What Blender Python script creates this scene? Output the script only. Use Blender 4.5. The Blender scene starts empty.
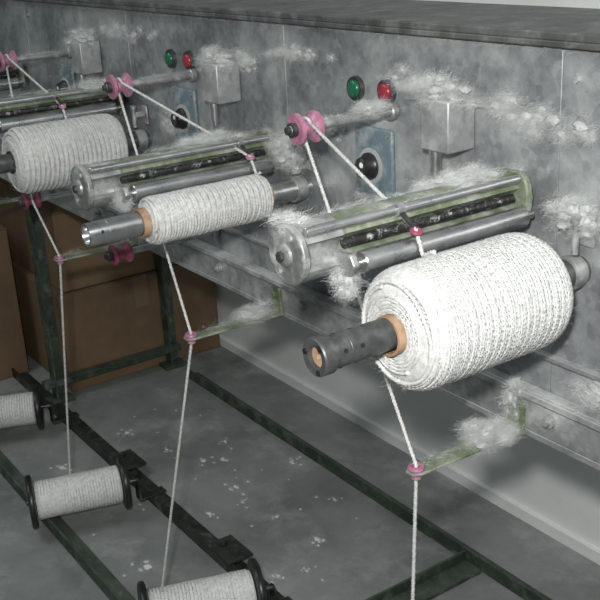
import bpy, bmesh, math, random
from mathutils import Vector, Matrix, noise
random.seed(7)
C = bpy.context.scene.collection
PI = math.pi
H = 1.42
PY = 0.96          # y of the machine's front sheet
PITCH = 0.60       # spacing of the winding units

# ------------------------------------------------------------------ materials
def c4(c): return (c[0], c[1], c[2], 1)

def mat(name, c1, c2, scale=8, rough=.5, metal=0, bump=0., bscale=None, dust=None, dlo=.5, dhi=.7, dscale=4,
        detail=6, spangle=0., rough2=None, lo=.35, hi=.65, top=0., sss=0, drough=.7):
    m = bpy.data.materials.new(name); m.use_nodes = True
    nt = m.node_tree; b = nt.nodes['Principled BSDF']; N = nt.nodes; L = nt.links
    tc = N.new('ShaderNodeTexCoord')
    n = N.new('ShaderNodeTexNoise'); n.inputs['Scale'].default_value = scale; n.inputs['Detail'].default_value = detail
    n.inputs['Roughness'].default_value = .62
    L.new(tc.outputs['Object'], n.inputs['Vector'])
    r = N.new('ShaderNodeValToRGB'); r.color_ramp.elements[0].position = lo; r.color_ramp.elements[1].position = hi
    r.color_ramp.elements[0].color = c4(c1); r.color_ramp.elements[1].color = c4(c2)
    L.new(n.outputs['Fac'], r.inputs['Fac']); col = r.outputs['Color']
    if spangle:
        v = N.new('ShaderNodeTexVoronoi'); v.inputs['Scale'].default_value = 90
        L.new(tc.outputs['Object'], v.inputs['Vector'])
        bw = N.new('ShaderNodeRGBToBW'); L.new(v.outputs['Color'], bw.inputs['Color'])
        mr = N.new('ShaderNodeMapRange'); mr.inputs['To Min'].default_value = 1 - spangle; mr.inputs['To Max'].default_value = 1 + spangle
        L.new(bw.outputs[0], mr.inputs['Value'])
        mx = N.new('ShaderNodeMix'); mx.data_type = 'RGBA'; mx.blend_type = 'MULTIPLY'; mx.inputs['Factor'].default_value = 1
        L.new(col, mx.inputs['A']); L.new(mr.outputs['Result'], mx.inputs['B']); col = mx.outputs['Result']
    if dust:
        d = N.new('ShaderNodeTexNoise'); d.inputs['Scale'].default_value = dscale; d.inputs['Detail'].default_value = 10
        d.inputs['Roughness'].default_value = drough
        mp = N.new('ShaderNodeMapping'); mp.inputs['Location'].default_value = (3.1, 1.7, 5.2)
        L.new(tc.outputs['Object'], mp.inputs['Vector']); L.new(mp.outputs['Vector'], d.inputs['Vector'])
        mr = N.new('ShaderNodeMapRange'); mr.inputs['From Min'].default_value = dlo; mr.inputs['From Max'].default_value = dhi
        L.new(d.outputs['Fac'], mr.inputs['Value']); fac = mr.outputs['Result']
        if top:      # dust settles on faces that look up
            g = N.new('ShaderNodeNewGeometry'); sx = N.new('ShaderNodeSeparateXYZ'); L.new(g.outputs['Normal'], sx.inputs[0])
            m1 = N.new('ShaderNodeMapRange'); m1.inputs['From Min'].default_value = .2; m1.inputs['From Max'].default_value = 1
            m1.inputs['To Max'].default_value = top
            L.new(sx.outputs['Z'], m1.inputs['Value'])
            m2 = N.new('ShaderNodeMapRange'); m2.inputs['From Min'].default_value = .35; m2.inputs['From Max'].default_value = .6
            L.new(d.outputs['Fac'], m2.inputs['Value'])
            mu = N.new('ShaderNodeMath'); mu.operation = 'MULTIPLY'; L.new(m1.outputs['Result'], mu.inputs[0]); L.new(m2.outputs['Result'], mu.inputs[1])
            ad = N.new('ShaderNodeMath'); ad.operation = 'MAXIMUM'; L.new(mu.outputs[0], ad.inputs[0]); L.new(fac, ad.inputs[1]); fac = ad.outputs[0]
        mx = N.new('ShaderNodeMix'); mx.data_type = 'RGBA'
        L.new(fac, mx.inputs['Factor']); L.new(col, mx.inputs['A']); mx.inputs['B'].default_value = c4(dust)
        col = mx.outputs['Result']
        if metal:
            mm = N.new('ShaderNodeMapRange'); mm.inputs['To Min'].default_value = metal; mm.inputs['To Max'].default_value = 0
            L.new(fac, mm.inputs['Value']); L.new(mm.outputs['Result'], b.inputs['Metallic'])
            metal = None
    L.new(col, b.inputs['Base Color'])
    b.inputs['Roughness'].default_value = rough
    if rough2 is not None:
        mr2 = N.new('ShaderNodeMapRange'); mr2.inputs['To Min'].default_value = rough; mr2.inputs['To Max'].default_value = rough2
        L.new(n.outputs['Fac'], mr2.inputs['Value']); L.new(mr2.outputs['Result'], b.inputs['Roughness'])
    if metal is not None: b.inputs['Metallic'].default_value = metal
    if sss:
        b.inputs['Subsurface Weight'].default_value = sss; b.inputs['Subsurface Radius'].default_value = (.006,.006,.006); b.inputs['Subsurface Scale'].default_value = 1
    if bump:
        n2 = N.new('ShaderNodeTexNoise'); n2.inputs['Scale'].default_value = bscale or scale * 4; n2.inputs['Detail'].default_value = 5
        L.new(tc.outputs['Object'], n2.inputs['Vector'])
        bp = N.new('ShaderNodeBump'); bp.inputs['Strength'].default_value = bump; bp.inputs['Distance'].default_value = .004
        L.new(n2.outputs['Fac'], bp.inputs['Height']); L.new(bp.outputs['Normal'], b.inputs['Normal'])
    return m

M_galv = mat('galvanised_sheet', (.165,.178,.185), (.295,.31,.315), 9, .38, .4, .10, 90, dust=(.54,.555,.55), dlo=.46, dhi=.80, dscale=5, spangle=.22, detail=10, drough=.68)
M_galv2 = mat('galvanised_rail', (.21,.22,.22), (.36,.37,.37), 9, .42, .4, .1, 50, dust=(.58,.59,.58), dlo=.46, dhi=.74, dscale=12, spangle=.15, top=.8)
M_top = mat('machine_top_paint', (.048,.050,.048), (.10,.103,.10), 16, .55, 0, .1, 60, dust=(.20,.205,.20), dlo=.5, dhi=.75, dscale=30)
M_green = mat('worn_green_paint', (.065,.09,.045), (.13,.16,.085), 26, .5, .05, .25, 90, dust=(.36,.38,.34), dlo=.43, dhi=.66, dscale=24, top=.6)
M_greend = mat('dark_green_paint', (.018,.030,.020), (.045,.068,.045), 14, .55, 0, .2, 60, dust=(.17,.18,.16), dlo=.50, dhi=.75, dscale=18, top=.35)
M_steel = mat('polished_steel', (.40,.41,.42), (.60,.60,.60), 25, .20, .92, .03, 300, rough2=.38)
M_steeld = mat('dull_steel', (.2,.21,.21), (.4,.41,.4), 40, .40, .6, .15, 150, dust=(.45,.46,.45), dlo=.47, dhi=.70, dscale=30, top=.65)
M_plate = mat('dull_end_casting', (.14,.15,.14), (.25,.26,.25), 30, .45, .4, .2, 120, dust=(.48,.49,.48), dlo=.48, dhi=.72, dscale=28, top=.6)
M_dark = mat('dark_steel', (.035,.035,.036), (.10,.10,.10), 60, .36, .5, .2, 200)
M_cam = mat('dark_cam', (.012,.012,.012), (.035,.035,.035), 90, .4, .2, 0, dust=(.35,.35,.34), dlo=.56, dhi=.64, dscale=70)
M_tube = mat('grey_tube', (.065,.068,.068), (.125,.128,.127), 70, .42, .5, .1, 200)
M_black = mat('black_plastic', (.008,.008,.008), (.022,.022,.022), 30, .35, 0)
M_blackrail = mat('black_painted_iron', (.010,.011,.010), (.035,.037,.034), 18, .5, 0, .2, 60, dust=(.20,.20,.19), dlo=.53, dhi=.82, dscale=20)
M_pink = mat('pink_ceramic', (.30,.115,.19), (.42,.18,.275), 60, .42, 0, dust=(.52,.42,.47), dlo=.52, dhi=.78, dscale=80)
M_red = mat('dull_red_plastic', (.20,.03,.06), (.30,.07,.12), 60, .4, 0)
M_cord = mat('white_cotton_cord', (.50,.50,.487), (.71,.71,.69), 130, .9, 0, .5, 700)
M_corddim = mat('grey_white_cord', (.62,.62,.605), (.84,.84,.82), 130, .9, 0, .5, 700)
M_lint = mat('white_lint', (.60,.62,.61), (.78,.79,.78), 80, 1, 0)
M_lintcore = mat('lint_core', (.40,.415,.41), (.66,.67,.66), 120, 1, 0, .8, 500, sss=.5)
M_card = mat('brown_cardboard', (.125,.078,.043), (.185,.12,.068), 5, .85, 0, .1, 60)
M_tape = mat('brown_tape', (.15,.10,.06), (.18,.13,.08), 5, .4, 0)
M_core = mat('tan_paper_tube', (.26,.16,.09), (.40,.27,.18), 60, .8, 0)
M_blue = mat('blue_grey_plate', (.10,.145,.175), (.16,.21,.24), 25, .5, 0, dust=(.4,.42,.43), dlo=.46, dhi=.72, dscale=20)
M_ring = mat('pale_ring', (.38,.40,.40), (.50,.52,.52), 25, .4, .2)
M_wall = mat('pale_plaster', (.72,.735,.725), (.82,.83,.82), 3, .85, 0, .25, 18)
M_floor = mat('grey_concrete', (.16,.17,.164), (.27,.28,.273), 4, .65, 0, .25, 50, dust=(.42,.43,.425), dlo=.5, dhi=.85, dscale=8)
M_gbtn = mat('green_button', (.005,.075,.035), (.015,.12,.06), 40, .25, 0)
M_rbtn = mat('red_button', (.20,.015,.025), (.30,.03,.045), 40, .25, 0)
M_white = mat('white_mark', (.8,.8,.8), (.85,.85,.85), 10, .5, 0)

# ------------------------------------------------------------------ mesh building
class MB:
    def __init__(s): s.v = []; s.f = []
    def add(s, vs, fs):
        k = len(s.v); s.v += [tuple(v) for v in vs]; s.f += [tuple(i + k for i in f) for f in fs]; return s
    def box(s, x0, x1, y0, y1, z0, z1):
        vs = [Vector((x, y, z)) for z in (z0, z1) for y in (y0, y1) for x in (x0, x1)]
        return s.add(vs, [(0,2,3,1), (4,5,7,6), (0,1,5,4), (2,6,7,3), (0,4,6,2), (1,3,7,5)])
    def lathe(s, prof, o, d, seg=32):
        o = Vector(o); d = Vector(d).normalized()
        a = d.orthogonal().normalized(); b = d.cross(a)
        vs = []; fs = []
        for (t, r) in prof:
            for i in range(seg):
                an = 2*PI*i/seg
                vs.append(o + d*t + (a*math.cos(an) + b*math.sin(an))*r)
        n = len(prof)
        for j in range(n-1):
            for i in range(seg):
                k = (i+1) % seg
                fs.append((j*seg+i, j*seg+k, (j+1)*seg+k, (j+1)*seg+i))
        if prof[0] != prof[-1]:
            fs.append(tuple(range(seg-1, -1, -1))); fs.append(tuple((n-1)*seg+i for i in range(seg)))
        return s.add(vs, fs)
    def cyl(s, p0, p1, r, seg=24, r1=None, ch=0.0):
        p0 = Vector(p0); p1 = Vector(p1); L = (p1-p0).length; r1 = r if r1 is None else r1
        pr = [(0, r), (L, r1)] if not ch else [(0, r-ch), (ch, r), (L-ch, r1), (L, r1-ch)]
        return s.lathe(pr, p0, p1-p0, seg)
    def torus(s, c, d, R, r, seg=28, sd=10):
        pr = [(r*math.sin(2*PI*i/sd), R + r*math.cos(2*PI*i/sd)) for i in range(sd)]; pr.append(pr[0])
        return s.lathe(pr, c, d, seg)
    def extrude(s, poly, y0, y1):
        n = len(poly)
        vs = [(p[0], y0, p[1]) for p in poly] + [(p[0], y1, p[1]) for p in poly]
        fs = [(i, (i+1) % n, n+(i+1) % n, n+i) for i in range(n)]
        fs += [tuple(range(n-1, -1, -1)), tuple(range(n, 2*n))]
        return s.add(vs, fs)
    def sweep(s, pts, r, frames=None, sides=6, lobe=.2, twist=.016, cap=True):
        pts = [Vector(p) for p in pts]; n = len(pts); vs = []; fs = []
        prev = None; ln = 0
        for i, p in enumerate(pts):
            t = (pts[min(i+1, n-1)] - pts[max(i-1, 0)]).normalized()
            if frames: a = frames[i]
            else:
                a = t.orthogonal().normalized() if prev is None else (prev - t*prev.dot(t)).normalized()
            prev = a; b = t.cross(a)
            if i: ln += (p - pts[i-1]).length
            ph = 2*PI*ln/twist if lobe else 0
            for k in range(sides):
                an = 2*PI*k/sides + ph
                rr = r*(1 + (lobe if k % 2 == 0 else -lobe))
                vs.append(p + (a*math.cos(an) + b*math.sin(an))*rr)
        for i in range(n-1):
            for k in range(sides):
                q = (k+1) % sides
                fs.append((i*sides+k, i*sides+q, (i+1)*sides+q, (i+1)*sides+k))
        if cap: fs += [tuple(range(sides-1, -1, -1)), tuple((n-1)*sides+k for k in range(sides))]
        return s.add(vs, fs)
    def fibre(s, p, d, L, w, curl=.8):
        wd = Vector((d.y*.6-d.z, d.z-d.x*.6, d.x-d.y)).normalized()*w
        g = random.gauss
        crv = Vector((g(0,.5), g(0,.5), g(0,.5)))*(L*curl)
        e = d*L
        vs = []
        for q in (0, .333, .667, 1):
            pp = p + e*q + crv*(q*q)
            a = pp-wd; b = pp+wd
            vs += [(a.x,a.y,a.z), (b.x,b.y,b.z)]
        k = len(s.v); s.v += vs
        s.f += [(k,k+1,k+3,k+2),(k+2,k+3,k+5,k+4),(k+4,k+5,k+7,k+6)]

def obj(name, mb, m, parent=None, off=(0,0,0), bevel=0, angle=35, fix=True):
    me = bpy.data.meshes.new(name)
    ox, oy, oz = off
    vs = mb.v if not any(off) else [(x-ox, y-oy, z-oz) for x, y, z in mb.v]
    me.from_pydata([tuple(v) for v in vs], [], mb.f); me.update()
    if fix:
        bm = bmesh.new(); bm.from_mesh(me); bmesh.ops.recalc_face_normals(bm, faces=bm.faces); bm.to_mesh(me); bm.free()
    me.materials.append(m); me.shade_smooth()
    if angle: me.set_sharp_from_angle(angle=math.radians(angle))
    o = bpy.data.objects.new(name, me); C.objects.link(o)
    if parent: o.parent = parent
    elif any(off): o.location = off
    if bevel:
        md = o.modifiers.new('bevel', 'BEVEL'); md.width = bevel; md.segments = 2; md.limit_method = 'ANGLE'
    return o
def tag(o, label, cat, group=None, kind=None):
    o['label'] = label; o['category'] = cat
    if group: o['group'] = group
    if kind: o['kind'] = kind
    return o
def thing(name, label, cat, loc=(0,0,0), rz=0, group=None):
    o = bpy.data.objects.new(name, None); C.objects.link(o); o.empty_display_size = .03
    o.location = loc; o.rotation_euler = (0,0,rz)
    return tag(o, label, cat, group)
def struct(o): o['kind'] = 'structure'; return o
def copy_tree(o, parent=None):
    c = o.copy(); C.objects.link(c)
    if parent: c.parent = parent
    for ch in list(o.children): copy_tree(ch, c)
    return c

# ------------------------------------------------------------------ the room
struct(obj('floor', MB().box(-7.5, 2.5, -2.5, 1.64, -.05, 0), M_floor))
struct(obj('wall_back', MB().box(-7.5, 2.5, 1.64, 1.74, 0, 3.0), M_wall))
struct(obj('wall_left', MB().box(-7.6, -7.5, -2.5, 1.74, 0, 3.0), M_wall))
struct(obj('trim_1', MB().box(-.735, -.725, 1.63, 1.64, 1.0, 1.62), M_top))
struct(obj('baseboard_back', MB().box(-7.5, 2.5, 1.625, 1.64, 0, .03), M_wall))

# ------------------------------------------------------------------ machine housing
mh = thing('winding_machine_housing', 'long galvanised steel machine body running the length of the aisle', 'machine', (-2, 1.2, 0))
mo = (-2, 1.2, 0)
seams = [-4.44, -3.84, -3.24, -2.64, -2.04, -1.44, -.84, -.24, .36]
for a, b in zip(seams[:-1], seams[1:]):
    obj('front_panel', MB().box(a+.0004, b-.0004, PY, PY+.012, .80, 1.264), M_galv, mh, mo, .0006)
obj('top_cover', MB().box(-4.5, .4, PY-.016, 1.19, 1.270, 1.280).box(-4.5, .4, PY-.016, PY-.009, 1.262, 1.270), M_top, mh, mo, .002)
obj('back_panel', MB().box(-4.44, .36, 1.17, 1.185, .80, 1.268), M_galv, mh, mo)
obj('lower_rail', MB().box(-4.44, .36, PY-.018, PY, .745, .805).box(-4.44, .36, PY-.018, PY+.045, .735, .745).box(-4.44, .36, PY-.026, PY-.018, .795, .805), M_galv2, mh, mo, .0015)
obj('lower_strip', MB().box(-4.44, .36, PY-.012, PY-.0005, .855, .862), M_galv2, mh, mo, .001)
for a in seams[2:-1]:
    for z in (.885, 1.225):
        obj('panel_bolt', MB().cyl((a+.022, PY, z), (a+.022, PY-.004, z), .0055, 6), M_steeld, mh, mo)
for k in range(9):
    x = -2.85 + k*.29
    b = MB().lathe([(0,.009),(.007,.009),(.0071,.005),(.014,.005)], (x, PY-.018, .775), (0,-1,0), 12)
    obj('rail_bolt', b, M_steeld, mh, mo)
for x in (-2.92, -4.3, .2):
    for y in (.985, 1.40):
        g = MB().box(x-.022, x+.022, y-.003, y+.003, .012, .745 if y < 1.2 else .80).box(x-.022, x-.016, y, y+.042, .012, .745 if y < 1.2 else .80)
        g.box(x-.025, x+.035, y-.03, y+.05, 0, .012)
        obj('leg', g, M_greend, mh, mo, .001)
    obj('leg_brace', MB().box(x-.018, x+.018, .95, 1.44, .055, .075), M_greend, mh, mo, .001)
    obj('top_beam', MB().box(x-.02, x+.02, .97, 1.45, .76, .80), M_greend, mh, mo, .001)

# ------------------------------------------------------------------ floor rails
def rail(label, y, x0, x1, m, wd=.045):
    t = thing('floor_rail', label, 'rail', (-2, y, 0))
    obj('flat_flange', MB().box(x0, x1, y-wd/2, y+wd/2, 0, .007), m, t, (-2, y, 0), .0015)
    obj('upright_flange', MB().box(x0, x1, y-wd/2, y-wd/2+.006, .007, .034), m, t, (-2, y, 0), .001)
    return t
rail('green angle iron rail on the floor, outermost from the wall', .70, -5.0, .3, M_greend)
rail('black angle iron rail on the floor holding the small bobbins', .965, -5.0, .3, M_blackrail, .05)
rail('dark green angle iron rail on the floor nearest the wall', 1.42, -2.80, .3, M_greend, .042)
x = -1.43
tag(obj('cross_bar', MB().box(x-.028, x+.028, .995, 1.395, .0, .009).box(x-.028, x-.022, .995, 1.395, .009, .034), M_greend, None, (x, 1.2, 0), .001),
    'green cross bar joining floor rails below the near lower guide arm', 'bar')
for x, s in ((-1.80, 'nearer the bottom edge'), (-2.35, 'left of the fully visible bobbin')):
    pl = thing('joint_plate', 'black bolted plate on black floor rail, ' + s, 'plate', (x,.965,.034)); po = tuple(pl.location)
    obj('plate', MB().box(x-.05, x+.05, .935, 1.0, .034, .041), M_blackrail, pl, po, .001)
    for s in (-.025, .025): obj('bolt', MB().cyl((x+s,.965,.041),(x+s,.965,.051),.009,6), M_dark, pl, po)

# ------------------------------------------------------------------ cardboard boxes
def carton(x0, x1, y0, y1, z0, z1, label):
    t = thing('cardboard_box', label, 'box', ((x0+x1)/2, (y0+y1)/2, z0)); o = tuple(t.location)
    obj('box_body', MB().box(x0, x1, y0, y1, z0, z1-.004), M_card, t, o, .004)
    ym = (y0+y1)/2
    obj('flap', MB().box(x0, x1, y0, ym-.002, z1-.003, z1), M_card, t, o)
    obj('flap', MB().box(x0, x1, ym+.002, y1, z1-.003, z1), M_card, t, o)
    obj('tape', MB().box(x1, x1+.001, ym-.025, ym+.025, z1-.11, z1+.001).box(x0, x1+.001, ym-.025, ym+.025, z1, z1+.001), M_tape, t, o)
carton(-3.52, -2.948, 1.05, 1.62, 0, .34, 'brown cardboard box standing on the floor behind green leg')
carton(-3.50, -2.955, 1.07, 1.60, .342, .66, 'brown cardboard box stacked on top of the wider box')
carton(-3.85, -3.20, .66, 1.0, 0, .52, 'brown cardboard box at far left beside green leg')

# ------------------------------------------------------------------ cord windings
def winding(L, R, Rc, cr=.0022, pitch=.0062, passes=6, step=.0036, rnd=.010, flange=False, lumpy=.0010, twist=.017):
    """a wound package of twisted cord along local +y from 0 to L"""
    mb = MB()
    rb = R - cr*.3
    pr = [(.001, Rc), (.001, rb-rnd)] + [(.001 + rnd*(1-math.cos(a)), rb-rnd+rnd*math.sin(a)) for a in (.4,.8,1.2,1.57)]
    pr += [(L-q[0], q[1]) for q in reversed(pr)]
    mb.lathe(pr + [pr[0]], (0,0,0), (0,1,0), 64)
    per = 2*PI*R; nst = int(per/step); ph = random.random()*6
    pts = []; fr = []
    y0 = cr; y1 = L - cr
    for k in range(passes):
        turns = (L-2*cr)/pitch
        e0 = random.uniform(0, .004); e1 = random.uniform(0, .004)
        n = int(turns*nst)
        for i in range(n):
            f = i/n
            y = (y0+e0) + (y1-e1-y0-e0)*f
            if k % 2: y = (y1-e1) + (y0+e0-y1+e1)*f
            an = ph + f*turns*2*PI
            edge = min(y, L-y); rr = R
            if edge < rnd: rr = R - rnd*(1-math.sqrt(max(0, 1-(1-edge/rnd)**2)))*.95
            rr += lumpy*math.sin(y*70+k) * .5 + (k % 3)*.0003 - .0003
            fr.append(Vector((math.cos(an), 0, math.sin(an)))); pts.append(Vector((math.cos(an)*rr, y, math.sin(an)*rr)))
        ph = an
    mb.sweep(pts, cr, fr, 6, .25, twist)
    if not flange:
        for side in (0, 1):     # end faces: spiral of cord, half sunk in the matted end
            pts = []; fr = []; r = Rc + cr; an = random.random()*6
            while r < R - rnd*.8:
                w = random.uniform(-.0003,.0003) + .0023 + .0008*noise.noise(Vector((math.cos(an)*r, side, math.sin(an)*r))*60)
                pts.append(Vector((math.cos(an)*r, (w if side == 0 else L-w), math.sin(an)*r)))
                fr.append(Vector((0, 1, 0)))
                da = step/r; an += da; r += cr*1.5*da/(2*PI)
            mb.sweep(pts, cr, fr, 6, .24, .015)
    return mb

def fuzz(L, R, n, rc=.024, fl=.0065):
    mb = MB()
    for i in range(n):
        an = random.random()*6.283; u = Vector((math.cos(an), 0, math.sin(an)))
        if random.random() < .72:
            y = random.uniform(0, L); p = u*(R-.003*(1 if min(y, L-y) > .01 else 3)) + Vector((0, y, 0)); d = u*.4
        else:
            p = u*random.uniform(rc, R-.004); d = Vector((0,-.4,0))
        d = (d + Vector((random.gauss(0,.7), random.gauss(0,.7), random.gauss(0,.7)))).normalized()
        mb.fibre(p, d, random.uniform(.4, 1)*fl, .00008, 1.3)
    return mb

def spool(label, x, z, y0, L, R, group, passes=6, rnd=.01, cr=.0022, pitch=.0062, step=.0036, lip=.012, cm=None):
    t = thing('cord_spool', label, 'spool', (x, y0, z), 0, group)
    obj('cord_winding', winding(L, R, .0235, cr, pitch, passes, rnd=rnd, step=step), M_cord, t, angle=0, fix=False)
    pr = [(-lip, .0200), (-lip, .0232), (L+.006, .0232), (L+.006, .0200)]
    obj('paper_tube', MB().lathe(pr+[pr[0]], (0,0,0), (0,1,0), 32), cm or M_core, t)
    obj('loose_fuzz', fuzz(L, R, int(36000*L*R*3)), M_lint, t, angle=0, fix=False)
    return t
GX = 'take-up spools of white cord'
SX, SZ = -.80, .990
spool('large full spool of white cord with bulging windings, nearest in the row', SX, SZ-.003, .655, .228, .0695, GX, 5, .030, .0027, .0105, lip=.009)
spool('slim partly wound spool of white cord on bright steel spindle', SX-PITCH, SZ, .655, .222, .036, GX, 4, .014, .0026, .0105)
spool('full white cord spool at left edge, third from the nearest', SX-2*PITCH, SZ, .655, .237, .065, GX, 4, .024, .0028, .0105, lip=.002, cm=M_dark)

# spindles
def spindle(dx, m, label, near):
    x = SX+dx
    t = thing('spindle', label, 'spindle', (x, PY, SZ), 0, 'take-up spindles'); o = tuple(t.location)
    pr = [(0, .0180), (.010, .0185), (.030, .0185), (.0305, .0182), (.032, .0182), (.0325, .0185), (.405, .0185), (.405, .011), (.030, .011), (.004,.0125), (0,.0145), (0, .0180)]
    obj('tube', MB().lathe(pr, (x, .555, SZ), (0,1,0), 36), m, t, o, angle=30)
    if near:
        obj('end_ring', MB().lathe([(-.005,.0125),(-.006,.0205),(-.004,.0215),(.010,.0215),(.011,.0195),(.011,.0125),(-.005,.0125)], (x,.555,SZ), (0,1,0), 36), M_tube, t, o, angle=25)
        obj('end_plug', MB().lathe([(.000,.004),(.000,.0120),(.012,.0120),(.012,.004),(.000,.004)], (x,.555,SZ), (0,1,0), 24), M_core, t, o)
        for a in (.9, 3.0, 5.1):
            obj('hole', MB().cyl((x+math.cos(a)*.0168,.5480,SZ+math.sin(a)*.0168),(x+math.cos(a)*.0168,.551,SZ+math.sin(a)*.0168),.0032,12), M_black, t, o)
    obj('inner_shaft', MB().cyl((x, .575, SZ), (x, PY+.002, SZ), .007), M_dark, t, o)
    obj('collar', MB().lathe([(0,.019),(0,.0225),(.012,.0225),(.022,.0205),(.022,.019),(0,.019)], (x, .932, SZ), (0,1,0), 28), M_steeld, t, o)
    for k in range(4):
        a = k*PI/2+.3
        for yy in ((.578, .600) if near else (.575,)):
            obj('screw_hole', MB().cyl((x+math.cos(a)*.0175,yy,SZ+math.sin(a)*.0175),(x+math.cos(a)*.0190,yy,SZ+math.sin(a)*.0190),.0028,10), M_black, t, o)
spindle(0, M_tube, 'dark grey spindle tube with tan plug, inside largest near spool', True)
spindle(-PITCH, M_steel, 'shiny bright steel spindle tube holding the slim cord spool', False)
spindle(-2*PITCH, M_tube, 'grey spindle tube poking from the spool at left edge', False)

def mount(label):
    x, z = SX+.010, SZ+.004
    t = thing('spindle_bracket', label, 'bracket', (x, PY, z), 0, 'spindle brackets on the machine face'); o = tuple(t.location)
    obj('plate', MB().box(x-.008, x+.014, PY-.006, PY-.001, z+.03, z+.070), M_galv2, t, o, .002)
    obj('lever', MB().box(x+.004, x+.011, PY-.030, PY-.006, z+.048, z+.060), M_steeld, t, o, .002)
    obj('post', MB().lathe([(0,.0045),(.038,.0045),(.039,.0065),(.046,.0065)], (x+.008, PY-.032, z+.028), (0,0,1), 20), M_steeld, t, o)
    return t
m0 = mount('steel bracket on machine face behind the large near spool')
for k, s in ((1, 'behind the slim spool'), (2, 'behind the third spool at left')):
    c = copy_tree(m0); c.location.x -= PITCH*k; c['label'] = 'steel bracket on machine face ' + s

# ------------------------------------------------------------------ winding heads (traverse units)
HX, HZ = -.912, 1.066
HOFF = [(0, 0), (.012, -.028), (0, 0), (0, 0)]     # the head swings down to a slim spool
def pol(x, z, r, a): a = math.radians(a); return (x+r*math.cos(a), z+r*math.sin(a))
def head(label):
    x, z = HX, HZ
    t = thing('traverse_unit', label, 'winding head', (x, PY, z), 0, 'green traverse units'); o = tuple(t.location)
    R = .0345
    poly = [pol(x, z, R, a) for a in range(32, 337, 8)] + [pol(x, z, .030, 336), pol(x, z, .030, 350), pol(x, z, .016, 0), pol(x, z, .016, 20), pol(x, z, .030, 32)]
    obj('housing', MB().extrude(poly, .655, .937), M_green, t, o, angle=40)
    poly = [pol(x, z, R+.0006, a) for a in range(30, 336, 8)] + [pol(x, z, .024, 332), pol(x, z, .017, 0), pol(x, z, .024, 30)]
    obj('front_sleeve', MB().extrude(poly, .604, .655), M_steeld, t, o, angle=40)
    obj('front_plate', MB().extrude([pol(x, z, .0365, 9*i) for i in range(40)], .594, .604), M_plate, t, o, .0025)
    obj('bearing_cap', MB().lathe([(0,.010),(.002,.013),(.005,.014)], (x,.589,z), (0,1,0), 28), M_steeld, t, o)
    obj('axle_nut', MB().cyl((x,.584,z),(x,.589,z),.006,6), M_dark, t, o)
    for a in (60, 240):
        p = pol(x, z, .026, a)
        obj('screw', MB().cyl((p[0], .591, p[1]), (p[0], .594, p[1]), .0034, 8), M_steeld, t, o)
    pb = [(x-.030, z-.030), (x+.040, z-.030), (x+.044, z+.008)] + [(x+.018+.024*math.cos(a), z+.016+.024*math.sin(a)) for a in [math.radians(q) for q in range(0, 91, 15)]] + [(x-.030, z+.036)]
    obj('back_plate', MB().extrude(pb, .937, .948), M_green, t, o, .003)
    obj('top_rod', MB().cyl((x+.026, .604, z+.030), (x+.026, .937, z+.030), .0058, ch=.001), M_steel, t, o)
    cam = []; y = .0
    while y < .270:
        cam += [(y, .0060), (y+.008, .0060), (y+.0085, .0054), (y+.0105, .0054), (y+.011, .0060)]; y += .013
    obj('traverse_cam', MB().lathe(cam, (x+.026, .656, z+.0065), (0,1,0), 24), M_cam, t, o, angle=30)
    obj('contact_roller', MB().lathe([(-.012,.005),(0,.005),(0,.012),(.0015,.0130),(.2585,.0130),(.26,.012),(.26,.005),(.275,.005)], (x+.050, .662, z-.012), (0,1,0), 28), M_steel, t, o, angle=30)
    arm = [(x+.016, z-.032), (x+.050, z-.026), (x+.060, z-.012), (x+.052, z+.001), (x+.020, z-.002)]
    obj('roller_arm', MB().extrude(arm, .645, .6545), M_steeld, t, o, .002)
    return t
h0 = head('green and steel traverse unit behind the large near spool')
for k, s in ((1, 'behind the slim spool'), (2, 'behind the spool at left edge'), (3, 'furthest away, at top left edge')):
    c = copy_tree(h0); c.location.x += HOFF[k][0]-PITCH*k; c.location.z += HOFF[k][1]; c['label'] = 'green and steel traverse unit ' + s

def tguide(k, y, label):
    x, z = HX-PITCH*k+HOFF[k][0], HZ+HOFF[k][1]
    t = thing('thread_guide', label, 'thread guide', (x+.03, y, z), 0, 'pink thread guides on the traverse units'); o = tuple(t.location)
    obj('slider', MB().lathe([(-.005,.0062),(-.005,.0080),(.005,.0080),(.005,.0062),(-.005,.0062)], (x+.026, y, z+.030), (0,1,0), 20), M_steeld, t, o)
    obj('finger', MB().extrude([(x+.032, z+.025), (x+.034, z+.028), (x+.055, z+.015), (x+.053, z+.012)], y-.0025, y+.0025), M_dark, t, o)
    obj('ceramic_eye', MB().torus((x+.058, y, z+.010), (.3,0,1), .0052, .0029, 20, 8), M_pink if k else M_red, t, o)
TG = [.738, .880, .80]
tguide(0, TG[0], 'dark pink thread guide leading cord onto large near spool')
tguide(1, TG[1], 'pink thread guide leading cord onto the slim spool')
tguide(2, TG[2], 'pink thread guide leading cord onto spool at left edge')

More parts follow.
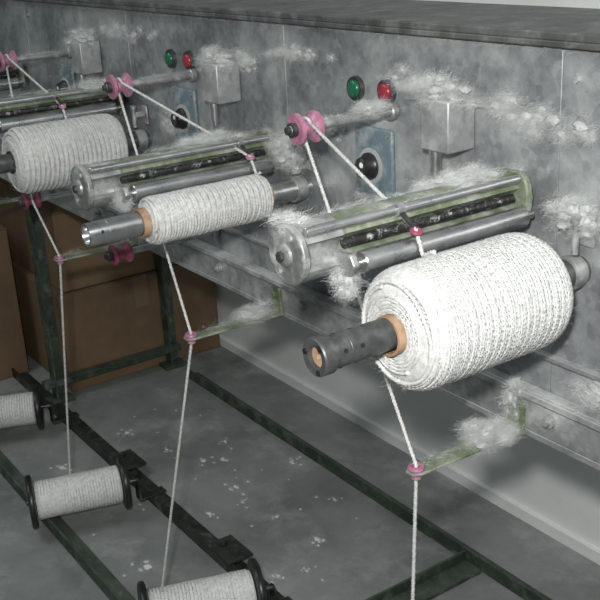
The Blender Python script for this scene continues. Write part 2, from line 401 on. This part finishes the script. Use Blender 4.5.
# ------------------------------------------------------------------ upper pulleys
PX, PZ = -1.155, 1.148
PYC = .797
def pulley(x, z, yc, m, label, y1=PY, r=.0225, group='pink guide pulleys on shafts', rs=.0065):
    t = thing('guide_pulley', label, 'pulley', (x, yc, z), 0, group); o = tuple(t.location)
    pr = [(-.017, .007), (-.017, r*.86), (-.0155, r), (-.012, r), (-.0095, r*.84), (-.004, r*.5), (.002, r*.47), (.007, r*.5), (.0125, r*.84), (.015, r), (.0185, r), (.020, r*.86), (.020, .007)]
    obj('wheel', MB().lathe(pr+[pr[0]], (x, yc, z), (0,1,0), 40), m, t, o, angle=25)
    obj('shaft', MB().cyl((x, yc-.026, z), (x, y1, z), rs, 20, ch=.001), M_steeld, t, o)
    obj('hub_nut', MB().lathe([(0,rs*1.55),(.008,rs*1.55),(.0081,rs*.9),(.014,rs*.9)], (x, yc-.017, z), (0,-1,0), 12), M_dark, t, o)
    obj('shaft_collar', MB().cyl((x, y1-.014, z), (x, y1-.001, z), rs*2.0, 24, ch=.002), M_steeld, t, o)
    return t
for k, s in enumerate(('nearest the round red button', 'above the slim spool', 'at the top left edge above third spool')):
    pulley(PX-PITCH*k, PZ, PYC, M_pink, 'pink grooved pulley on steel shaft ' + s)
pulley(-1.72, .842, .745, M_red, 'dull red lower pulley on dark shaft below the slim spool', r=.020, group='lower pulleys')
pulley(-2.24, .842, .765, M_red, 'dull red lower pulley below the spool at left edge', r=.018, group='lower pulleys')

# ------------------------------------------------------------------ square mounting blocks
def block(label):
    x, z = -1.015, 1.150
    t = thing('mounting_block', label, 'metal block', (x, PY, z), 0, 'square steel blocks on the machine face'); o = tuple(t.location)
    obj('block_body', MB().box(x-.028, x+.028, PY-.050, PY-.0005, z-.034, z+.036), M_galv2, t, o, .0025)
    obj('pin', MB().lathe([(0,.0095),(.008,.0095),(.0081,.0078),(.036,.0078),(.0361,.0060),(.043,.0060)], (x-.010, PY-.038, z-.034), (0,0,-1), 20), M_steel, t, o)
    obj('set_screw', MB().cyl((x-.0285, PY-.030, z+.005), (x-.0335, PY-.030, z+.005), .005, 6), M_dark, t, o)
    return t
b0 = block('square steel block with pin, nearest, right of red button')
for k, s in ((1, 'above the slim spool'), (2, 'above the third spool, small at top left')):
    c = copy_tree(b0); c.location.x -= PITCH*k; c['label'] = 'square steel block with pin ' + s

# ------------------------------------------------------------------ buttons & switches
def button(x, z, m, label, grp):
    t = thing('push_button', label, 'button', (x, PY, z), 0, grp); o = tuple(t.location)
    obj('bezel', MB().lathe([(0,.0190),(-.007,.0180),(-.007,.0140),(0,.0140)], (x, PY, z), (0,1,0), 28), M_dark, t, o)
    obj('cap', MB().lathe([(0,.0138),(-.009,.0138),(-.012,.0105),(-.013,.003)], (x, PY, z), (0,1,0), 28), m, t, o, angle=60)
for k, s in enumerate(('nearest, above the near switch plate', 'in the middle unit above the slim spool')):
    button(-1.2446-PITCH*k, 1.173, M_gbtn, 'round green push button ' + s, 'green push buttons')
button(-1.170, 1.175, M_rbtn, 'round red push button left of the nearest steel block', 'red push buttons')
button(-1.770, 1.175, M_rbtn, 'small round red push button left of the middle steel block', 'red push buttons')
def switch(label):
    x, z = -1.20, 1.067
    t = thing('selector_switch', label, 'switch', (x, PY, z), 0, 'blue plate switches'); o = tuple(t.location)
    obj('switch_plate', MB().box(x-.045, x+.045, PY-.008, PY-.0005, z-.055, z+.052), M_blue, t, o, .003)
    obj('dial_ring', MB().lathe([(0,.028),(-.0015,.028),(-.0018,.020),(0,.020)], (x-.006, PY-.008, z-.008), (0,1,0), 36), M_ring, t, o)
    k = obj('knob', MB().lathe([(0,.021),(-.006,.021),(-.010,.018),(-.020,.015),(-.022,.012)], (x-.006, PY-.008, z-.008), (0,1,0), 32), M_black, t, o, angle=30)
    obj('knob_mark', MB().lathe([(-.0222,.0045),(-.0228,.004)], (x-.002, PY-.008, z-.003), (0,1,0), 16), M_white, k, o)
    for sx in (-.036, .036):
        for sz in (-.044, .042):
            obj('screw', MB().cyl((x+sx, PY-.011, z+sz), (x+sx, PY-.008, z+sz), .003, 10), M_steeld, t, o)
    return t
s0 = switch('blue grey switch plate with black knob beside the near traverse unit')
for k, s in ((1, 'above the slim spool'), (2, 'at far left')):
    c = copy_tree(s0); c.location.x -= PITCH*k; c['label'] = 'blue grey switch plate with black knob ' + s

# ------------------------------------------------------------------ lower guide arms
AX, AZ, AY = -.882, .742, .757
def garm(label):
    x, z = AX, AZ
    t = thing('lower_thread_guide', label, 'thread guide', (x, PY, z), 0, 'green lower thread guides'); o = tuple(t.location)
    mb = MB()
    vs = [(x-.017,PY-.02,z),(x+.017,PY-.02,z),(x+.012,AY,z),(x+.007,AY-.012,z),(x-.007,AY-.012,z),(x-.012,AY,z)]
    mb.add(vs + [(a,b,c-.004) for a,b,c in vs], [(0,1,2,3,4,5),(11,10,9,8,7,6)] + [(i,i+6,(i+1)%6+6,(i+1)%6) for i in range(6)])
    obj('strip', mb, M_green, t, o, .001)
    obj('foot', MB().box(x-.017, x+.017, PY-.0245, PY-.0185, z-.004, z+.050).cyl((x, PY-.030, z+.034), (x, PY-.0245, z+.034), .007, 6), M_green, t, o, .001)
    obj('ceramic_eye', MB().torus((x, AY, z+.003), (0,0,1), .0078, .0040, 24, 8).lathe([(-.012,.007),(.002,.007),(.002,.0055),(-.012,.0055),(-.012,.007)], (x,AY,z), (0,0,1), 20), M_pink, t, o)
    return t
g0 = garm('green strip arm with pink eye below the large near spool')
for k, s in ((1, 'below the slim spool'), (2, 'below the spool at left edge'), (3, 'furthest away at the left')):
    c = copy_tree(g0); c.location.x -= PITCH*k; c['label'] = 'green strip arm with pink eye ' + s

# ------------------------------------------------------------------ floor bobbins
bob = [((-2.225,.640),(-2.155,.878), .44, 'small bobbin of white cord with both black flanges in view', 'the fully visible bobbin'),
       ((-1.645,.665),(-1.562,.905), .18, 'small black flanged cord bobbin at bottom edge, nearest', 'the bobbin at bottom edge'),
       ((-2.820,.645),(-2.725,.870), .42, 'small black flanged cord bobbin at left edge, furthest', 'the bobbin at left edge'),
       ((-.98,.62),(-.89,.867), .6, 'small black flanged cord bobbin beneath the near guide arm', 'the bobbin below near arm')]
BZ = .092
btop = []
for (p, q, ft, lb, hl) in bob:
    p = Vector((p[0], p[1], BZ)); q = Vector((q[0], q[1], BZ)); d = (q-p); L = d.length; d.normalize()
    rz = math.atan2(-d.x, d.y)
    t = thing('supply_bobbin', lb, 'bobbin', p, rz, 'small supply bobbins on the floor rails')
    for y in (0, L-.016):
        pr = [(y,.012),(y,.062),(y+.002,.0665),(y+.0045,.068),(y+.0115,.068),(y+.014,.0665),(y+.016,.062),(y+.016,.012)]
        obj('flange', MB().lathe(pr+[pr[0]], (0,0,0), (0,1,0), 40), M_black, t)
    obj('core', MB().lathe([(0,.010),(0,.022),(L,.022),(L,.010),(0,.010)], (0,0,0), (0,1,0), 24), M_black, t)
    wd = winding(L-.034, .046, .022, .0023, .0075, 3, .004, .003, True)
    wd.v = [(a, b+.017, c) for a, b, c in wd.v]
    obj('cord_winding', wd, M_corddim, t, angle=0, fix=False)
    btop.append(p + d*L*ft + Vector((0,0,.047)))
    ey = q.y + .024
    e = q + d*((ey-q.y)/d.y)
    t = thing('bobbin_holder', 'black low holder on black floor rail carrying ' + hl, 'holder', (e.x, .95, .0), 0, 'bobbin holders'); o = tuple(t.location)
    up = [(e.x-.014, .040), (e.x+.014, .040), (e.x+.010, .094), (e.x+.005, .100), (e.x-.005, .100), (e.x-.010, .094)]
    obj('upright', MB().extrude(up, ey-.002, ey+.002), M_blackrail, t, o, .001)
    obj('foot', MB().box(e.x-.014, e.x+.014, ey-.002, .975, .035, .040), M_blackrail, t, o, .001)
    obj('pin', MB().cyl(p - d*.006, e + d*.003, .006, 16, ch=.002), M_dark, t, o)

# ------------------------------------------------------------------ running cords
def path(ctrl, step=.0032):
    out = []
    for a, b in zip(ctrl[:-1], ctrl[1:]):
        a = Vector(a); b = Vector(b); n = max(1, int((b-a).length/step))
        out += [a.lerp(b, i/n) for i in range(n)]
    out.append(Vector(ctrl[-1])); return out
def cord(ctrl, label):
    o = obj('running_cord', MB().sweep(path(ctrl), .0026, None, 6, .28, .014), M_cord, None, tuple(Vector(ctrl[0])), angle=0)
    tag(o, label, 'cord', 'cords running through the machine'); return o
sp_R = [.0695, .036, .065]
bidx = [3, 1, 0]
names = ['threading near pulley and the large near spool', 'threading middle pulley and slim spool', 'threading left edge pulley and third spool']
for k in range(3):
    dx = -PITCH*k
    xw, zw = PX+dx, PZ; rg = .0225*.47+.003; yw = PYC+.002
    ring = Vector((AX+dx, AY, AZ+.003))
    c = [btop[bidx[k]], ring + Vector((0,0,-.012)), ring + Vector((0,0,.004))]
    if k == 2: c.append(Vector((-2.24+.012, .765+.001, .842)))
    for a in range(180, 29, -15):
        c.append(Vector((xw + rg*math.cos(math.radians(a)), yw, zw + rg*math.sin(math.radians(a)))))
    gy = TG[k]
    c.append(Vector((HX+dx+HOFF[k][0]+.058, gy, HZ+HOFF[k][1]+.011)))
    r = sp_R[k]+.0028
    for a in ((126, 116, 108) if k != 1 else (130, 120, 110)):
        a = math.radians(a)
        c.append(Vector((SX+dx+r*math.cos(a), gy, SZ+r*math.sin(a))))
    cord(c, 'twisted white cord ' + names[k])
ring = Vector((AX-PITCH*3, AY, AZ))
cord([btop[2], ring, ring+Vector((-.2,.02,.3))], 'twisted white cord rising from the bobbin at left edge')

# ------------------------------------------------------------------ lint
def tuft(mc, mb, cc, rr, nf, fl, core=.9, spread=.25):
    sg, rgn = 16, 10; vs = []; fs = []
    for a in range(rgn+1):
        th = PI*a/rgn
        for b in range(sg):
            ph = 2*PI*b/sg
            u = Vector((math.sin(th)*math.cos(ph), math.sin(th)*math.sin(ph), math.cos(th)))
            g = 1 + .45*noise.noise(u*1.6 + cc*40) + .3*noise.noise(u*5 + cc*40)
            vs.append(cc + Vector((u.x*rr[0]*g, u.y*rr[1]*g, u.z*rr[2]*g))*core)
    for a in range(rgn):
        for b in range(sg): fs.append((a*sg+b, a*sg+(b+1) % sg, (a+1)*sg+(b+1) % sg, (a+1)*sg+b))
    mc.add(vs, fs)
    g = random.gauss
    for _ in range(nf):
        u = Vector((g(0,1), g(0,1), g(0,1))).normalized()
        k = .55 + abs(g(0, spread))
        p = cc + Vector((u.x*rr[0], u.y*rr[1], u.z*rr[2]))*k
        v = Vector((g(0,1), g(0,1), g(0,1)))
        v = v - u*v.dot(u)*.7
        mb.fibre(p, v.normalized(), random.uniform(.25, 1)*fl, .00006, 1.7)
def lint(c, s, label, n=900, fl=.0065):
    """matted cotton fluff: faint small cores inside a cloud of very fine curly fibres that thins out at its edge"""
    c = Vector(c); mb = MB(); mc = MB()
    k = 22
    for i in range(k):
        q = Vector([max(-1.3, min(1.3, random.gauss(0, .5))) for _ in range(3)])
        cc = Vector((q.x*s[0]*1.15, q.y*s[1]*.7, q.z*s[2])) + c
        base = random.uniform(.35, 1.05)*max(.3, 1-.45*q.length)
        m_ = sorted(s)[1]
        rr = [max(.004, min(s[j], m_*1.7)*base) for j in range(3)]
        tuft(mc, mb, cc, rr, int(n*9.5/k), fl, .48, .65)
    root = obj('lint_clump', mb, M_lint, None, tuple(c), angle=0, fix=False)
    obj('matted_core', mc, M_lintcore, root, tuple(c), angle=0, fix=True)
    tag(root, label, 'lint', 'lint clumps on the machine')
L_ = [((-1.020, .928, 1.194), (.036,.026,.017), 'white lint clump on top of nearest square steel block', 1700),
      ((-1.09, .950, 1.196), (.044,.011,.018), 'white lint left of the nearest steel block, stuck to panel', 1200),
      ((-.89, .955, 1.172), (.12,.006,.018), 'long white lint streak on panel right of nearest steel block', 2200),
      ((-1.155, .915, 1.157), (.012,.040,.009), 'white lint on shaft end of near pink pulley', 800),
      ((-.882, .885, .751), (.020,.055,.011), 'white lint heap on near green strip arm', 1900),
      ((-.884, .935, .788), (.014,.009,.022), 'white lint on foot of near green strip arm', 700),
      ((-1.482, .885, .751), (.020,.05,.011), 'white lint heap on middle green strip arm', 1400),
      ((-.79, .940, 1.066), (.030,.018,.018), 'white lint on bracket behind the large near spool', 1300),
      ((-1.40, .930, 1.055), (.04,.02,.026), 'white lint on bracket behind the slim spool', 1700),
      ((-.925, .87, 1.101), (.024,.070,.009), 'white lint on back of near traverse unit', 1700),
      ((-1.515, .85, 1.073), (.026,.08,.011), 'white lint on back of middle traverse unit', 1800),
      ((-.878, .650, 1.036), (.014,.016,.018), 'white lint hanging at front of near traverse unit', 1100),
      ((-.925, .612, 1.101), (.018,.014,.006), 'thin white lint on front end of near traverse unit', 500),
      ((-1.462, .650, 1.016), (.011,.012,.013), 'white lint hanging at front of middle traverse unit', 600),
      ((-1.62, .928, 1.192), (.038,.028,.016), 'white lint on steel block above slim spool', 1200),
      ((-2.22, .930, 1.192), (.044,.03,.018), 'white lint on small steel block at top left', 1100),
      ((-2.05, .955, 1.215), (.12,.006,.015), 'white lint streak on panel near top left', 1100),
      ((-2.10, .90, 1.102), (.04,.05,.011), 'white lint on traverse unit behind third spool', 1000),
      ((-.765, .955, .835), (.030,.006,.018), 'white lint on lower panel right of the large spool', 800),
      ((-1.86, .955, 1.04), (.032,.006,.024), 'white lint beside the middle switch plate', 900),
      ((-1.40, .956, 1.215), (.08,.004,.010), 'thin white lint on panel under top ledge, between units', 800),
      ((-1.20, .955, 1.006), (.040,.005,.012), 'thin white lint under the near switch plate', 700),
      ((-1.31, .956, 1.10), (.02,.004,.014), 'small white lint wisp left of the near switch plate', 400),
      ((-1.56, .955, 1.19), (.03,.005,.018), 'white lint on panel right of the middle steel block', 600),
      ]
for c, s, lb, n in L_: lint(c, s, lb, n)
# thin film of lint caught along the metal edges and rods
mb = MB()
def film(p0, p1, n, sp, fl=.006):
    p0 = Vector(p0); p1 = Vector(p1); sd = random.random()*50
    i = 0
    while i < n:
        f = random.random()
        if noise.noise(Vector((f*(p1-p0).length*14 + sd, 0, 0))) < random.uniform(-.35, .35): 
            i += .5; continue
        i += 1
        p = p0.lerp(p1, f) + Vector((random.gauss(0, sp), random.gauss(0, sp), abs(random.gauss(0, sp))))
        mb.fibre(p, Vector((random.gauss(0,1), random.gauss(0,1), random.gauss(0,.6))).normalized(), random.uniform(.3,1)*fl, .00006, 1.6)
for k in range(4):
    dx = -PITCH*k; hx = HX+dx+HOFF[k][0]; hz = HZ+HOFF[k][1]
    film((hx-.004, .60, hz+.036), (hx-.004, .94, hz+.036), 1800, .0022)
    film((hx+.026, .61, hz+.036), (hx+.026, .93, hz+.036), 700, .001)
    film((hx+.026, .66, hz+.008), (hx+.026, .93, hz+.008), 900, .0025)
    film((hx+.010, .943, hz+.041), (hx+.030, .943, hz+.036), 500, .003)
    film((PX+dx, .83, PZ+.007), (PX+dx, .95, PZ+.007), 700, .0015)
    film((AX+dx, .77, AZ+.002), (AX+dx, .93, AZ+.002), 900, .005)
    film((-1.043+dx, .93, 1.187), (-.987+dx, .93, 1.187), 500, .01)
film((-3.2, PY-.022, .806), (-.55, PY-.022, .806), 7000, .0025)
film((-3.2, PY-.006, .863), (-.55, PY-.006, .863), 4000, .002)
film((-3.2, PY-.004, 1.255), (-.55, PY-.004, 1.255), 3500, .0035)
tag(obj('lint_film', mb, M_lint, angle=0, fix=False), 'thin fuzz of white lint caught along rods and metal edges', 'lint', None, 'stuff')
mb = MB(); mc = MB()
for i in range(70):
    x = random.uniform(-2.7, -1.0); y = random.uniform(1.02, 1.36) if i % 3 else random.uniform(.74, .92); sz = random.choice((.003,.004,.005,.006,.009,.014,.02))
    tuft(mc, mb, Vector((x, y, .0008)), [sz, sz*random.uniform(.4,.9), .0012], int(sz*16000), .005, .55, .6)
    if sz > .008:
        for _ in range(5): tuft(mc, mb, Vector((x+random.gauss(0,sz), y+random.gauss(0,sz), .0008)), [sz*.4, sz*.3, .0012], int(sz*7000), .005, .55, .6)
mb.add(mc.v, mc.f)
mb.v = [(a, b, max(c, .0004)) for a, b, c in mb.v]
o = obj('floor_lint', mb, M_lint, angle=0, fix=False); tag(o, 'scattered wisps of white lint lying on the concrete floor', 'lint', None, 'stuff')

# ------------------------------------------------------------------ lights
def area(loc, target, size, power, col=(1,1,1)):
    l = bpy.data.lights.new('area', 'AREA'); l.size = size; l.energy = power; l.color = col
    o = bpy.data.objects.new('area_light', l); C.objects.link(o); o.location = loc
    o.rotation_euler = (Vector(target)-Vector(loc)).to_track_quat('-Z', 'Y').to_euler()
area((-.02, -.05, 1.56), (-1.3, .9, .8), .06, 27, (1,.99,.97))
area((-2.4, -.6, 2.9), (-1.8, .9, .6), 1.2, 17, (.93,1,.99))
area((.9, .9, 2.8), (-.4, 1.4, 1.2), .7, 17, (.95,1,.99))
W = bpy.data.worlds.new('world'); bpy.context.scene.world = W; W.use_nodes = True
W.node_tree.nodes['Background'].inputs['Color'].default_value = (.72,.85,.85,1)
W.node_tree.nodes['Background'].inputs['Strength'].default_value = .14
bpy.context.scene.view_settings.view_transform = 'Standard'

# ------------------------------------------------------------------ camera
cam = bpy.data.cameras.new('camera'); co = bpy.data.objects.new('camera', cam); C.objects.link(co)
cam.sensor_width = 36; cam.lens = 1013/600*36; cam.clip_start = .02
X = Vector((.5714,-.2611,.7780)).normalized(); Y = Vector((.8189,.2411,-.5208)); Y = (Y - X*Y.dot(X)).normalized(); Z = X.cross(Y)
R = Matrix((X, Y, Z)).to_4x4()
co.matrix_world = Matrix.Translation((0,0,H)) @ R
bpy.context.scene.camera = co
